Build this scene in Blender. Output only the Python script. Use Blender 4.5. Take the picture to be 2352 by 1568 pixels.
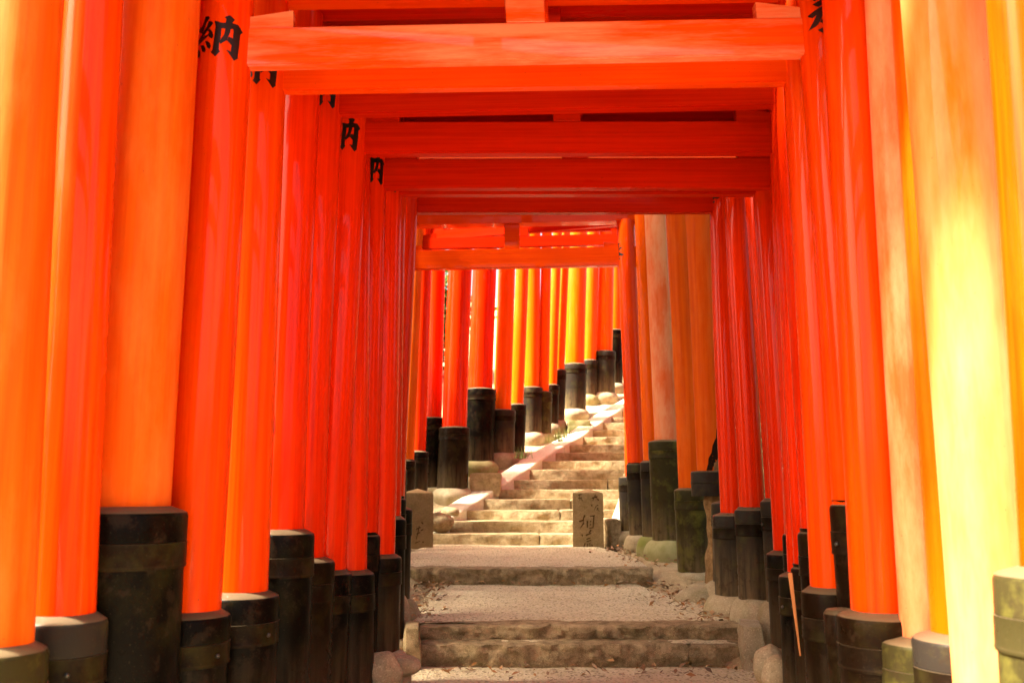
import bpy, bmesh, math, random
from mathutils import Vector, noise
R = math.radians
random.seed(11)
for o in list(bpy.data.objects):
    bpy.data.objects.remove(o)
scene = bpy.context.scene
COL = scene.collection

# ------------------------------------------------------------------ camera
EYE = 1.06
PITCH = R(9.27)
F = 2120.0                       # focal length in pixels of a 2352 px wide frame
CX, CY = 1176.0, 784.0
cam_d = bpy.data.cameras.new('camera')
cam_d.sensor_width = 36.0
cam_d.lens = F / 2352.0 * 36.0
cam_d.clip_start = 0.05
cam_d.clip_end = 600
cam_d.dof.use_dof = True
cam_d.dof.focus_distance = 6.0
cam_d.dof.aperture_fstop = 3.2
cam = bpy.data.objects.new('camera', cam_d)
COL.objects.link(cam)
cam.location = (0, 0, EYE)
cam.rotation_euler = (R(90) + PITCH, 0, 0)
scene.camera = cam

# ------------------------------------------------------------------ world and sun
SUN_EL, SUN_AZ = R(50), R(256)    # azimuth clockwise from +Y (view direction): behind, to the left
w = bpy.data.worlds.new('World')
scene.world = w
w.use_nodes = True
nt = w.node_tree
nt.nodes.clear()
sky = nt.nodes.new('ShaderNodeTexSky')
sky.sky_type = 'NISHITA'
sky.sun_disc = False
sky.sun_elevation = SUN_EL
sky.sun_rotation = SUN_AZ
sky.air_density = 0.6
sky.dust_density = 6.0
sky.ozone_density = 0.4
bg = nt.nodes.new('ShaderNodeBackground')
bg.inputs['Strength'].default_value = 0.12
wo = nt.nodes.new('ShaderNodeOutputWorld')
warm = nt.nodes.new('ShaderNodeMix')          # warm white balance of hazy forest daylight
warm.data_type = 'RGBA'
warm.blend_type = 'MULTIPLY'
warm.inputs[0].default_value = 1.0
warm.inputs[7].default_value = (1.0, 0.90, 0.68, 1)
nt.links.new(sky.outputs[0], warm.inputs[6])
nt.links.new(warm.outputs[2], bg.inputs['Color'])
nt.links.new(bg.outputs[0], wo.inputs['Surface'])
sd = bpy.data.lights.new('sun', 'SUN')
sd.energy = 4.4
sd.angle = R(5.0)
sd.color = (1.0, 0.91, 0.74)
sun = bpy.data.objects.new('sun', sd)
COL.objects.link(sun)
to_sun = Vector((math.sin(SUN_AZ) * math.cos(SUN_EL), math.cos(SUN_AZ) * math.cos(SUN_EL), math.sin(SUN_EL)))
sun.rotation_euler = to_sun.to_track_quat('Z', 'Y').to_euler()
sun.location = (-20, -20, 30)

scene.view_settings.view_transform = 'Standard'
scene.view_settings.look = 'None'
scene.view_settings.gamma = 1.0
scene.view_settings.exposure = 2.68
scene.view_settings.use_curve_mapping = False
scene.render.engine = 'CYCLES'
scene.cycles.max_bounces = 10
scene.cycles.diffuse_bounces = 7
scene.cycles.glossy_bounces = 4
scene.cycles.use_denoising = True
scene.cycles.sample_clamp_indirect = 8.0
scene.cycles.caustics_reflective = False
scene.cycles.caustics_refractive = False

# ------------------------------------------------------------------ measuring helpers
CT, ST = math.cos(PITCH), math.sin(PITCH)
def PX(x, y, Y):
    u, v = (x - CX) / F, (CY - y) / F
    return u * Y / (CT - v * ST)
def PZ(y, Y):
    v = (CY - y) / F
    return EYE + Y * (ST + v * CT) / (CT - v * ST)
def to_px(X, Y, Z):
    d = Y * CT + (Z - EYE) * ST
    vv = -Y * ST + (Z - EYE) * CT
    return CX + F * X / d, CY - F * vv / d

NOSE = [1227, 1197, 1172, 1149, 1126, 1104, 1079, 1060, 1040, 1021, 1004, 987, 970, 957]
Y0, RUN = 12.88, 0.42
STEP_Y = [Y0 + RUN * n for n in range(22)]
STEP_Z = []
for n in range(22):
    STEP_Z.append(0.502 + 0.157 * n)
for n in range(14):
    STEP_Z[n] = 0.35 * STEP_Z[n] + 0.65 * PZ(NOSE[n], STEP_Y[n])
LEFT_PX = [987, 1030, 1068, 1107, 1143, 1178, 1214, 1241, 1273, 1306, 1337, 1359, 1383, 1402]
STEP_XL = [PX(LEFT_PX[n], NOSE[n], STEP_Y[n]) for n in range(14)]
for n in range(14, 22):
    STEP_XL.append(STEP_XL[-1] + 0.26)

KN = [(-200, -0.06), (5.55, -0.05), (6.25, 0.16), (8.5, 0.19), (9.0, 0.32), (12.8, 0.335), (13.2, 0.50), (21.0, 3.40), (60, 14.0), (300, 60)]
def gz(Y):
    for (a, za), (b, zb) in zip(KN, KN[1:]):
        if Y <= b:
            t = (Y - a) / (b - a)
            return za + (zb - za) * max(0, t)
    return KN[-1][1]

# ------------------------------------------------------------------ object helpers
def link(o):
    COL.objects.link(o)
    return o
def tag(o, label=None, cat=None, group=None, kind=None):
    if label: o['label'] = label
    if cat: o['category'] = cat
    if group: o['group'] = group
    if kind: o['kind'] = kind
    return o
def empty(name, loc):
    o = bpy.data.objects.new(name, None)
    o.empty_display_size = 0.2
    o.location = loc
    return link(o)
def mesh_obj(name, verts, faces, mat, parent=None, loc=(0, 0, 0), smooth=True, sharp=R(38)):
    me = bpy.data.meshes.new(name)
    me.from_pydata([tuple(v) for v in verts], [], faces)
    me.materials.append(mat)
    me.update()
    if smooth:
        me.polygons.foreach_set('use_smooth', [True] * len(me.polygons))
        try:
            me.set_sharp_from_angle(angle=sharp)
        except Exception:
            pass
    o = bpy.data.objects.new(name, me)
    o.location = loc
    if parent: o.parent = parent
    return link(o)
def bm_obj(name, bm, mat, parent=None, loc=(0, 0, 0), smooth=True, sharp=R(38)):
    me = bpy.data.meshes.new(name)
    bm.to_mesh(me)
    bm.free()
    me.materials.append(mat)
    if smooth:
        me.polygons.foreach_set('use_smooth', [True] * len(me.polygons))
        try:
            me.set_sharp_from_angle(angle=sharp)
        except Exception:
            pass
    o = bpy.data.objects.new(name, me)
    o.location = loc
    if parent: o.parent = parent
    return link(o)
def lathe(profile, seg=40, wob=0.0, seed=0, cap_top=False, cap_bottom=False):
    """profile: list of (radius, z)"""
    vs, fs = [], []
    for k, (r, z) in enumerate(profile):
        for i in range(seg):
            a = 2 * math.pi * i / seg
            c, s = math.cos(a), math.sin(a)
            d = 0.0
            if wob:
                d = wob * noise.noise(Vector((c * 1.4 + seed * 3.1, s * 1.4, z * 4 + seed)))
            vs.append(((r + d) * c, (r + d) * s, z + (d * 0.4 if wob else 0)))
    for k in range(len(profile) - 1):
        for i in range(seg):
            j = (i + 1) % seg
            fs.append((k * seg + i, k * seg + j, (k + 1) * seg + j, (k + 1) * seg + i))
    if cap_top:
        fs.append(tuple((len(profile) - 1) * seg + i for i in range(seg)))
    if cap_bottom:
        fs.append(tuple(seg - 1 - i for i in range(seg)))
    return vs, fs
def bevel_box(cx, cy, cz, sx, sy, sz, bev=0.004, seg=1):
    bm = bmesh.new()
    bmesh.ops.create_cube(bm, size=1.0)
    for v in bm.verts:
        v.co = Vector((v.co.x * sx + cx, v.co.y * sy + cy, v.co.z * sz + cz))
    if bev:
        bmesh.ops.bevel(bm, geom=bm.edges[:], offset=bev, segments=seg, affect='EDGES', profile=0.5)
    return bm

# ------------------------------------------------------------------ materials
def new_mat(name):
    m = bpy.data.materials.new(name)
    m.use_nodes = True
    n = m.node_tree
    n.nodes.clear()
    out = n.nodes.new('ShaderNodeOutputMaterial')
    b = n.nodes.new('ShaderNodeBsdfPrincipled')
    n.links.new(b.outputs[0], out.inputs[0])
    return m, n, b
def N(n, t, **kw):
    x = n.nodes.new(t)
    for k, v in kw.items():
        setattr(x, k, v)
    return x
def coords(n, scale, offset_random=True):
    tc = N(n, 'ShaderNodeTexCoord')
    mp = N(n, 'ShaderNodeMapping')
    mp.inputs['Scale'].default_value = scale
    if offset_random:
        oi = N(n, 'ShaderNodeObjectInfo')
        ml = N(n, 'ShaderNodeMath', operation='MULTIPLY')
        ml.inputs[1].default_value = 57.0
        n.links.new(oi.outputs['Random'], ml.inputs[0])
        ad = N(n, 'ShaderNodeVectorMath', operation='ADD')
        n.links.new(tc.outputs['Object'], ad.inputs[0])
        n.links.new(ml.outputs[0], ad.inputs[1])
        n.links.new(ad.outputs[0], mp.inputs['Vector'])
    else:
        n.links.new(tc.outputs['Object'], mp.inputs['Vector'])
    return tc, mp
def noise_tex(n, mp, scale, detail=4, rough=0.55):
    t = N(n, 'ShaderNodeTexNoise')
    t.inputs['Scale'].default_value = scale
    t.inputs['Detail'].default_value = detail
    t.inputs['Roughness'].default_value = rough
    n.links.new(mp.outputs[0], t.inputs['Vector'])
    return t
def ramp(n, src, stops):
    r = N(n, 'ShaderNodeValToRGB')
    el = r.color_ramp.elements
    while len(el) > 1:
        el.remove(el[-1])
    el[0].position = stops[0][0]
    el[0].color = stops[0][1]
    for p, c in stops[1:]:
        e = el.new(p)
        e.color = c
    n.links.new(src, r.inputs[0])
    return r
def g(v):
    return (v, v, v, 1)
def mix(n, fac, a, b, mode='MIX'):
    m = N(n, 'ShaderNodeMix', data_type='RGBA', blend_type=mode)
    for sock, val in ((m.inputs[0], fac), (m.inputs[6], a), (m.inputs[7], b)):
        if isinstance(val, (int, float)):
            sock.default_value = val
        elif isinstance(val, tuple):
            sock.default_value = val
        else:
            n.links.new(val, sock)
    return m.outputs[2]
def bump(n, b, src, strength, dist, prev=None):
    bp = N(n, 'ShaderNodeBump')
    bp.inputs['Strength'].default_value = strength
    bp.inputs['Distance'].default_value = dist
    n.links.new(src, bp.inputs['Height'])
    if prev is not None:
        n.links.new(prev.outputs[0], bp.inputs['Normal'])
    n.links.new(bp.outputs[0], b.inputs['Normal'])
    return bp

def paint(name, base, dark, pale, grain, pale_amt, rough=0.3, speck=0.6, coat=0.28, stretch=(1, 1, 0.28), soft=0.22):
    """glossy vermilion lacquer on wood; grain = scale vector (small along the grain)"""
    m, n, b = new_mat(name)
    tc, mp = coords(n, grain)
    streak = noise_tex(n, mp, 1.0, 5, 0.6)
    tc2, mp2 = coords(n, stretch)
    blot = noise_tex(n, mp2, 4.5, 6, 0.68)
    tc3, mp3 = coords(n, (1, 1, 1))
    spk = noise_tex(n, mp3, 95, 2, 0.5)
    c1 = mix(n, ramp(n, streak.outputs['Fac'], [(0.35, g(0)), (0.7, g(1))]).outputs[0], base, dark)
    lo = 0.62 - 0.3 * pale_amt
    c2 = mix(n, ramp(n, blot.outputs['Fac'], [(lo, g(0)), (lo + soft, g(pale_amt))]).outputs[0], c1, pale)
    c3 = mix(n, ramp(n, spk.outputs['Fac'], [(0.74, g(0)), (0.78, g(speck))]).outputs[0], c2, (0.10, 0.02, 0.008, 1))
    n.links.new(c3, b.inputs['Base Color'])
    rr = ramp(n, blot.outputs['Fac'], [(0.3, g(rough * 0.75)), (0.75, g(rough * 1.5))])
    n.links.new(rr.outputs[0], b.inputs['Roughness'])
    b.inputs['Specular IOR Level'].default_value = 0.04
    b.inputs['Coat Weight'].default_value = coat
    b.inputs['Coat Roughness'].default_value = 0.045
    b1 = bump(n, b, streak.outputs['Fac'], 0.38, 0.005)
    bump(n, b, blot.outputs['Fac'], 0.12, 0.01, b1)
    return m
VB, VD, VP = (0.80, 0.031, 0.0006, 1), (0.58, 0.015, 0.0005, 1), (0.84, 0.085, 0.005, 1)
M = {}
M['pillar'] = paint('vermilion_pillar_paint', VB, VD, VP, (42, 42, 0.9), 0.25, 0.26)
M['warm'] = paint('warm_vermilion_paint', (0.81, 0.066, 0.0008, 1), (0.68, 0.032, 0.0006, 1), (0.85, 0.14, 0.005, 1), (42, 42, 0.7), 0.25, 0.28)
M['pale_sheen'] = paint('pale_sheen_vermilion_paint', (0.82, 0.17, 0.05, 1), (0.76, 0.11, 0.02, 1), (0.85, 0.38, 0.20, 1), (30, 30, 0.7), 0.75, 0.45, coat=0.12)  # pinkish pale patches imitate sky sheen on the lacquer
M['matte'] = paint('dull_vermilion_paint', (0.78, 0.120, 0.004, 1), (0.66, 0.075, 0.002, 1), (0.82, 0.22, 0.04, 1), (34, 34, 0.8), 0.45, 0.5, coat=0.05)
M['sunlit_orange'] = paint('sunlit_orange_paint', (0.84, 0.15, 0.003, 1), (0.82, 0.12, 0.002, 1), (0.88, 0.54, 0.27, 1), (20, 20, 0.4), 0.85, 0.35, stretch=(0.45, 0.45, 0.10), soft=0.5)  # pale patches put the sun's brightness on the big right pillar into colour
M['orange'] = paint('orange_sunlit_vermilion_paint', (0.83, 0.130, 0.0015, 1), (0.78, 0.085, 0.001, 1), (0.86, 0.20, 0.010, 1), (38, 38, 0.8), 0.35, 0.3)  # orange paint; on the stair gates it also imitates sunlight
M['deep'] = paint('shaded_beam_paint', (0.60, 0.016, 0.0005, 1), (0.46, 0.009, 0.0004, 1), (0.70, 0.036, 0.002, 1), (1.2, 30, 70), 0.2, 0.3, 0.8, coat=0.08, stretch=(0.22, 1, 1.6))  # darker red carries the tunnel's shade in the beam colour
M['beam_glare'] = paint('glare_streaked_beam_paint', (0.84, 0.11, 0.006, 1), (0.80, 0.06, 0.002, 1), (0.86, 0.34, 0.20, 1), (1.0, 30, 90), 0.75, 0.24, 0.6, coat=0.8, stretch=(0.22, 1, 2.2))  # pale streaks stand in for glare on the first beam
M['beam'] = paint('vermilion_beam_paint', (0.82, 0.075, 0.0012, 1), (0.74, 0.045, 0.001, 1), (0.85, 0.14, 0.01, 1), (1.2, 30, 70), 0.22, 0.27, 0.8, coat=0.2, stretch=(0.22, 1, 1.6))

def flat(name, col, rough=0.5, spec=0.5):
    m, n, b = new_mat(name)
    b.inputs['Base Color'].default_value = col
    b.inputs['Roughness'].default_value = rough
    b.inputs['Specular IOR Level'].default_value = spec
    return m
M['ink'] = flat('black_lacquer_lettering', (0.006, 0.005, 0.004, 1), 0.35)
M['black'] = flat('black_lintel_paint', (0.012, 0.010, 0.009, 1), 0.5)
M['stain'] = flat('dark_red_stain', (0.30, 0.012, 0.003, 1), 0.45)
M['nail'] = flat('dark_iron', (0.03, 0.026, 0.022, 1), 0.35)

def sleeve_mat(name, base, moss_amt, dust):
    m, n, b = new_mat(name)
    tc, mp = coords(n, (1, 1, 1))
    blot = noise_tex(n, mp, 5.0, 6, 0.65)
    tcs, mps = coords(n, (26, 26, 2.2))
    drip = noise_tex(n, mps, 1.0, 4, 0.6)
    fine = noise_tex(n, mp, 130, 2, 0.6)
    sep = N(n, 'ShaderNodeSeparateXYZ')
    n.links.new(tc.outputs['Object'], sep.inputs[0])
    low = N(n, 'ShaderNodeMapRange')
    low.inputs[1].default_value = 0.42
    low.inputs[2].default_value = 0.0
    n.links.new(sep.outputs[2], low.inputs[0])
    dst = N(n, 'ShaderNodeMath', operation='MULTIPLY')
    n.links.new(low.outputs[0], dst.inputs[0])
    n.links.new(ramp(n, drip.outputs['Fac'], [(0.32, g(0.15)), (0.62, g(1))]).outputs[0], dst.inputs[1])
    d2 = N(n, 'ShaderNodeMath', operation='MULTIPLY')
    n.links.new(dst.outputs[0], d2.inputs[0])
    d2.inputs[1].default_value = dust
    c = mix(n, d2.outputs[0], base, (0.16, 0.11, 0.058, 1))
    c = mix(n, ramp(n, blot.outputs['Fac'], [(0.50, g(0)), (0.70, g(moss_amt))]).outputs[0], c, (0.115, 0.105, 0.022, 1))
    c = mix(n, ramp(n, fine.outputs['Fac'], [(0.64, g(0)), (0.76, g(0.3))]).outputs[0], c, (0.10, 0.075, 0.045, 1))
    wear = noise_tex(n, mp, 11.0, 6, 0.7)
    c = mix(n, ramp(n, wear.outputs['Fac'], [(0.54, g(0)), (0.60, g(0.45))]).outputs[0], c, (0.030, 0.019, 0.012, 1))
    geo = N(n, 'ShaderNodeNewGeometry')            # dust settled on the upturned rims
    sg = N(n, 'ShaderNodeSeparateXYZ')
    n.links.new(geo.outputs['True Normal'], sg.inputs[0])
    c = mix(n, ramp(n, sg.outputs[2], [(0.35, g(0)), (0.8, g(0.6))]).outputs[0], c, (0.20, 0.145, 0.085, 1))
    n.links.new(c, b.inputs['Base Color'])
    n.links.new(ramp(n, blot.outputs['Fac'], [(0.3, g(0.22)), (0.7, g(0.5))]).outputs[0], b.inputs['Roughness'])
    b.inputs['Specular IOR Level'].default_value = 0.05
    b1 = bump(n, b, drip.outputs['Fac'], 0.25, 0.004)
    bump(n, b, fine.outputs['Fac'], 0.25, 0.002, b1)
    return m
M['hoop'] = sleeve_mat('worn_brown_hoop', (0.010, 0.0055, 0.003, 1), 0.2, 0.3)
M['sleeve'] = sleeve_mat('black_sleeve', (0.0035, 0.0024, 0.0018, 1), 0.10, 0.55)
M['sleeve_grey'] = sleeve_mat('worn_grey_sleeve', (0.026, 0.021, 0.017, 1), 0.3, 1.0)
M['sleeve_moss'] = sleeve_mat('mossy_sleeve', (0.034, 0.028, 0.010, 1), 1.0, 0.9)
M['sleeve_brown'] = sleeve_mat('brown_black_sleeve', (0.009, 0.0042, 0.0018, 1), 0.12, 0.45)

def stone_mat(name, a, bcol, moss, scale=9.0, bstr=0.5, speck=True, moss_col=(0.12, 0.13, 0.03, 1)):
    m, n, b = new_mat(name)
    tc, mp = coords(n, (1, 1, 1))
    t1 = noise_tex(n, mp, scale, 7, 0.68)
    t2 = noise_tex(n, mp, scale * 14, 3, 0.6)
    t3 = noise_tex(n, mp, 2.3, 4, 0.6)
    c = mix(n, ramp(n, t1.outputs['Fac'], [(0.32, g(0)), (0.68, g(1))]).outputs[0], a, bcol)
    if speck:
        c = mix(n, ramp(n, t2.outputs['Fac'], [(0.56, g(0)), (0.66, g(0.55))]).outputs[0], c, tuple(min(1, x * 1.5) for x in a[:3]) + (1,))
        c = mix(n, ramp(n, t2.outputs['Fac'], [(0.30, g(0.6)), (0.40, g(0))]).outputs[0], c, tuple(x * 0.4 for x in bcol[:3]) + (1,))
    c = mix(n, ramp(n, t3.outputs['Fac'], [(0.50, g(0)), (0.68, g(moss))]).outputs[0], c, moss_col)
    n.links.new(c, b.inputs['Base Color'])
    b.inputs['Roughness'].default_value = 0.85
    b.inputs['Specular IOR Level'].default_value = 0.25
    b1 = bump(n, b, t1.outputs['Fac'], bstr, 0.03)
    bump(n, b, t2.outputs['Fac'], bstr * 0.7, 0.006, b1)
    return m
M['step'] = stone_mat('granite_step', (0.47, 0.36, 0.20, 1), (0.22, 0.15, 0.07, 1), 0.15, 13, 0.8)
M['kerb'] = stone_mat('rough_kerb_stone', (0.46, 0.34, 0.19, 1), (0.15, 0.105, 0.052, 1), 0.18, 15, 1.0)
M['curb'] = stone_mat('smooth_ramp_curb', (0.72, 0.68, 0.52, 1), (0.62, 0.56, 0.40, 1), 0.05, 5, 0.2)
M['base_stone'] = stone_mat('pale_round_stone', (0.44, 0.36, 0.24, 1), (0.28, 0.21, 0.12, 1), 0.35, 8, 0.3, True, (0.22, 0.21, 0.07, 1))
M['moss_stone'] = stone_mat('mossy_round_stone', (0.38, 0.35, 0.18, 1), (0.25, 0.23, 0.09, 1), 0.8, 6, 0.25, False, (0.17, 0.19, 0.03, 1))
M['post_stone'] = stone_mat('carved_granite_post', (0.30, 0.215, 0.105, 1), (0.21, 0.14, 0.06, 1), 0.15, 7, 0.35)
M['carving'] = flat('shade_and_dirt_in_carving', (0.075, 0.046, 0.02, 1), 0.95, 0.1)  # dark strokes combine groove shade with dirt
M['soil'] = stone_mat('packed_soil', (0.47, 0.37, 0.22, 1), (0.30, 0.22, 0.12, 1), 0.3, 5, 0.6, True, (0.10, 0.08, 0.04, 1))
def ground_mat():
    m = stone_mat('soil_and_forest_floor', (0.47, 0.37, 0.22, 1), (0.30, 0.22, 0.12, 1), 0.3, 5, 0.6, True, (0.10, 0.08, 0.04, 1))
    n = m.node_tree
    b = [x for x in n.nodes if x.type == 'BSDF_PRINCIPLED'][0]
    src = b.inputs['Base Color'].links[0].from_socket
    tc, mp = coords(n, (1, 1, 1), False)
    sep = N(n, 'ShaderNodeSeparateXYZ')
    n.links.new(tc.outputs['Object'], sep.inputs[0])
    off = N(n, 'ShaderNodeMath', operation='SUBTRACT'); off.inputs[1].default_value = 0.4
    n.links.new(sep.outputs[0], off.inputs[0])
    ab = N(n, 'ShaderNodeMath', operation='ABSOLUTE')
    n.links.new(off.outputs[0], ab.inputs[0])
    t = noise_tex(n, mp, 1.1, 5, 0.6)
    ad = N(n, 'ShaderNodeMath', operation='ADD')
    n.links.new(ab.outputs[0], ad.inputs[0]); n.links.new(t.outputs['Fac'], ad.inputs[1])
    far = N(n, 'ShaderNodeMapRange')
    far.inputs[1].default_value = 2.6; far.inputs[2].default_value = 3.6
    n.links.new(ad.outputs[0], far.inputs[0])
    t2 = noise_tex(n, mp, 9, 6, 0.7)
    litter_c = mix(n, ramp(n, t2.outputs['Fac'], [(0.35, g(0)), (0.65, g(1))]).outputs[0], (0.060, 0.040, 0.020, 1), (0.075, 0.085, 0.022, 1))
    c = mix(n, far.outputs[0], src, litter_c)
    n.links.new(c, b.inputs['Base Color'])
    return m
M['ground'] = ground_mat()
M['rot'] = stone_mat('rotten_wood', (0.40, 0.25, 0.11, 1), (0.16, 0.08, 0.03, 1), 0.3, 14, 0.8, True, (0.05, 0.03, 0.015, 1))
M['cavity'] = flat('hollow_shade', (0.02, 0.010, 0.005, 1), 0.95, 0.1)
M['lit_gap_strip'] = flat('lit_gap_peach', (0.52, 0.19, 0.06, 1), 0.6)

def paving_mat():
    m, n, b = new_mat('pebbled_paving')
    tc, mp = coords(n, (1, 1, 1), False)
    v = N(n, 'ShaderNodeTexVoronoi')
    v.inputs['Scale'].default_value = 78
    n.links.new(mp.outputs[0], v.inputs['Vector'])
    t = noise_tex(n, mp, 2.2, 6, 0.6)
    t2 = noise_tex(n, mp, 60, 3, 0.6)
    c = mix(n, ramp(n, t.outputs['Fac'], [(0.3, g(0)), (0.7, g(1))]).outputs[0], (0.66, 0.57, 0.37, 1), (0.55, 0.46, 0.28, 1))
    sepc = N(n, 'ShaderNodeSeparateColor')
    n.links.new(v.outputs['Color'], sepc.inputs[0])
    c = mix(n, ramp(n, sepc.outputs[0], [(0.50, g(0)), (0.95, g(0.7))]).outputs[0], c, (0.72, 0.62, 0.46, 1))
    c = mix(n, ramp(n, sepc.outputs[1], [(0.72, g(0)), (0.95, g(0.7))]).outputs[0], c, (0.15, 0.095, 0.055, 1))
    n.links.new(c, b.inputs['Base Color'])
    b.inputs['Roughness'].default_value = 0.8
    b.inputs['Specular IOR Level'].default_value = 0.3
    b1 = bump(n, b, v.outputs['Distance'], 0.7, 0.012)
    bump(n, b, t2.outputs['Fac'], 0.3, 0.01, b1)
    return m
M['paving'] = paving_mat()

def leaf_mat(name, cols, trans=0.35):
    m, n, b = new_mat(name)
    geo = N(n, 'ShaderNodeNewGeometry')
    r = ramp(n, geo.outputs['Random Per Island'], [(i / max(1, len(cols) - 1), c) for i, c in enumerate(cols)])
    n.links.new(r.outputs[0], b.inputs['Base Color'])
    b.inputs['Roughness'].default_value = 0.55
    if trans:
        tr = N(n, 'ShaderNodeBsdfTranslucent')
        n.links.new(r.outputs[0], tr.inputs['Color'])
        ms = N(n, 'ShaderNodeMixShader')
        ms.inputs[0].default_value = trans
        n.links.new(b.outputs[0], ms.inputs[1])
        n.links.new(tr.outputs[0], ms.inputs[2])
        n.links.new(ms.outputs[0], n.nodes['Material Output'].inputs[0])
    return m
M['leaf'] = leaf_mat('tree_leaves', [(0.05, 0.09, 0.015, 1), (0.09, 0.13, 0.02, 1), (0.12, 0.15, 0.03, 1)])
M['litter'] = leaf_mat('dry_leaves', [(0.20, 0.10, 0.04, 1), (0.32, 0.20, 0.10, 1), (0.12, 0.06, 0.03, 1), (0.45, 0.20, 0.05, 1), (0.40, 0.30, 0.18, 1)], 0)
M['grass'] = leaf_mat('grass_blades', [(0.10, 0.14, 0.02, 1), (0.16, 0.17, 0.04, 1)])
M['bark'] = stone_mat('tree_bark', (0.12, 0.08, 0.05, 1), (0.06, 0.04, 0.025, 1), 0.2, 12, 0.9)

# ------------------------------------------------------------------ terrain
def ground():
    xs = [-90, -60, -40, -25, -15, -9, -6, -4.5] + [-3.6 + 0.24 * i for i in range(42)] + [7, 9, 12, 16, 25, 40, 60, 90]
    ys = [-60, -40, -25, -15, -9, -5, -3, -1.5] + [0.2 * i for i in range(0, 112)] + [23, 25, 28, 33, 40, 55, 80, 120, 180]
    vs, fs = [], []
    for y in ys:
        for x in xs:
            z = gz(y)
            side = max(0, abs(x - 0.4) - 3.0)
            z += 0.10 * side + 0.02 * noise.noise(Vector((x * 1.3, y * 1.3, 0.3)))
            z += 0.5 * min(1, side / 8) * noise.noise(Vector((x * 0.15, y * 0.15, 4)))
            if -0.9 < x < 1.26 and y < 13.1:     # the paving lies on top here
                z -= 0.16
            if 12.6 < y < 23 and abs(x) < 8:     # lie under the stair treads
                k = (y - Y0) / RUN
                ki = max(0, min(20, int(k)))
                xl = STEP_XL[ki]
                if x > xl - 0.1:
                    z -= 0.30
            vs.append((x, y, z))
    w_ = len(xs)
    for j in range(len(ys) - 1):
        for i in range(w_ - 1):
            a = j * w_ + i
            fs.append((a, a + 1, a + w_ + 1, a + w_))
    tag(mesh_obj('ground', vs, fs, M['ground']), kind='structure')
ground()

def rough_block(x0, x1, y0, y1, z0, z1, amp, seed, nx=24, ny=6, nz=5, rnd=0.03, front_amp=None, slope=0.0, yaw=0.0, freq=5.0, undercut=0.0):
    """stone with irregular faces and worn edges; slope lifts the far edge, yaw turns it about its left front corner"""
    bm = bmesh.new()
    bmesh.ops.create_cube(bm, size=2.0)
    def cut(axis, n_):
        es = [e for e in bm.edges if abs((e.verts[0].co - e.verts[1].co)[axis]) > 1.0]
        bmesh.ops.subdivide_edges(bm, edges=es, cuts=n_, use_grid_fill=True)
    cut(0, nx); cut(1, ny); cut(2, nz)
    fa = amp if front_amp is None else front_amp
    hx, hy, hz = (x1 - x0) / 2, (y1 - y0) / 2, (z1 - z0) / 2
    for v in bm.verts:
        c = v.co.copy()
        p = Vector((c.x * hx, c.y * hy, c.z * hz))
        q = Vector((max(-hx + rnd, min(hx - rnd, p.x)), max(-hy + rnd, min(hy - rnd, p.y)), max(-hz + rnd, min(hz - rnd, p.z))))
        d = p - q
        if d.length > 1e-6:
            p = q + d.normalized() * rnd
        s = Vector((p.x * freq + seed * 7.3, p.y * freq, p.z * freq * 1.3))
        n1 = noise.fractal(s, 0.75, 2.1, 5)
        n2 = noise.noise(Vector((p.x * 1.7 + seed, p.y, 3.0 + seed)))
        if c.z > 0.99:
            p.z += amp * (0.5 * n1 + 0.45 * n2)
        if c.y < -0.99:
            p.y += fa * n1 * 1.3 + undercut * (0.5 - 0.5 * c.z) ** 2
        if abs(c.x) > 0.99:
            p.x += amp * 1.4 * n1
        p.z += slope * (p.y + hy)
        if yaw:
            lx, ly = p.x + hx, p.y + hy
            p.x = lx * math.cos(yaw) - ly * math.sin(yaw) - hx
            p.y = lx * math.sin(yaw) + ly * math.cos(yaw) - hy
        v.co = p + Vector(((x0 + x1) / 2, (y0 + y1) / 2, (z0 + z1) / 2))
    bmesh.ops.recalc_face_normals(bm, faces=bm.faces[:])
    return bm

def paving(name, x0, x1, y0, y1, z, parent, seed, slope=0.0, right=None):
    nx, ny = 40, (90 if y1 - y0 > 1 else 8)
    vs, fs = [], []
    for j in range(ny + 1):
        t = j / ny
        y = y0 + (y1 - y0) * t
        xr = x1 if right is None else right(t)
        for i in range(nx + 1):
            s = i / nx
            x = x0 + (xr - x0) * s
            rip = math.sin(y * 15.5 + 1.6 * noise.noise(Vector((x * 0.35, y * 0.8, seed))) + 0.5 * x) * (0.6 + 0.6 * noise.noise(Vector((x * 0.5 + 9, y * 1.1, seed))))
            zz = z + slope * (y - y0) + 0.014 * rip * (1.0 if y1 - y0 > 1 else 0.2) + 0.012 * noise.noise(Vector((x * 0.9 + seed, y * 0.9, 0))) + 0.006 * noise.noise(Vector((x * 4, y * 4, seed)))
            e = min(s, 1 - s)
            zz -= 0.05 * max(0, 1 - e / 0.06) ** 2
            vs.append((x, y, zz))
    for j in range(ny):
        for i in range(nx):
            a = j * (nx + 1) + i
            fs.append((a, a + 1, a + nx + 2, a + nx + 1))
    return mesh_obj(name, vs, fs, M['paving'], parent)

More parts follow.
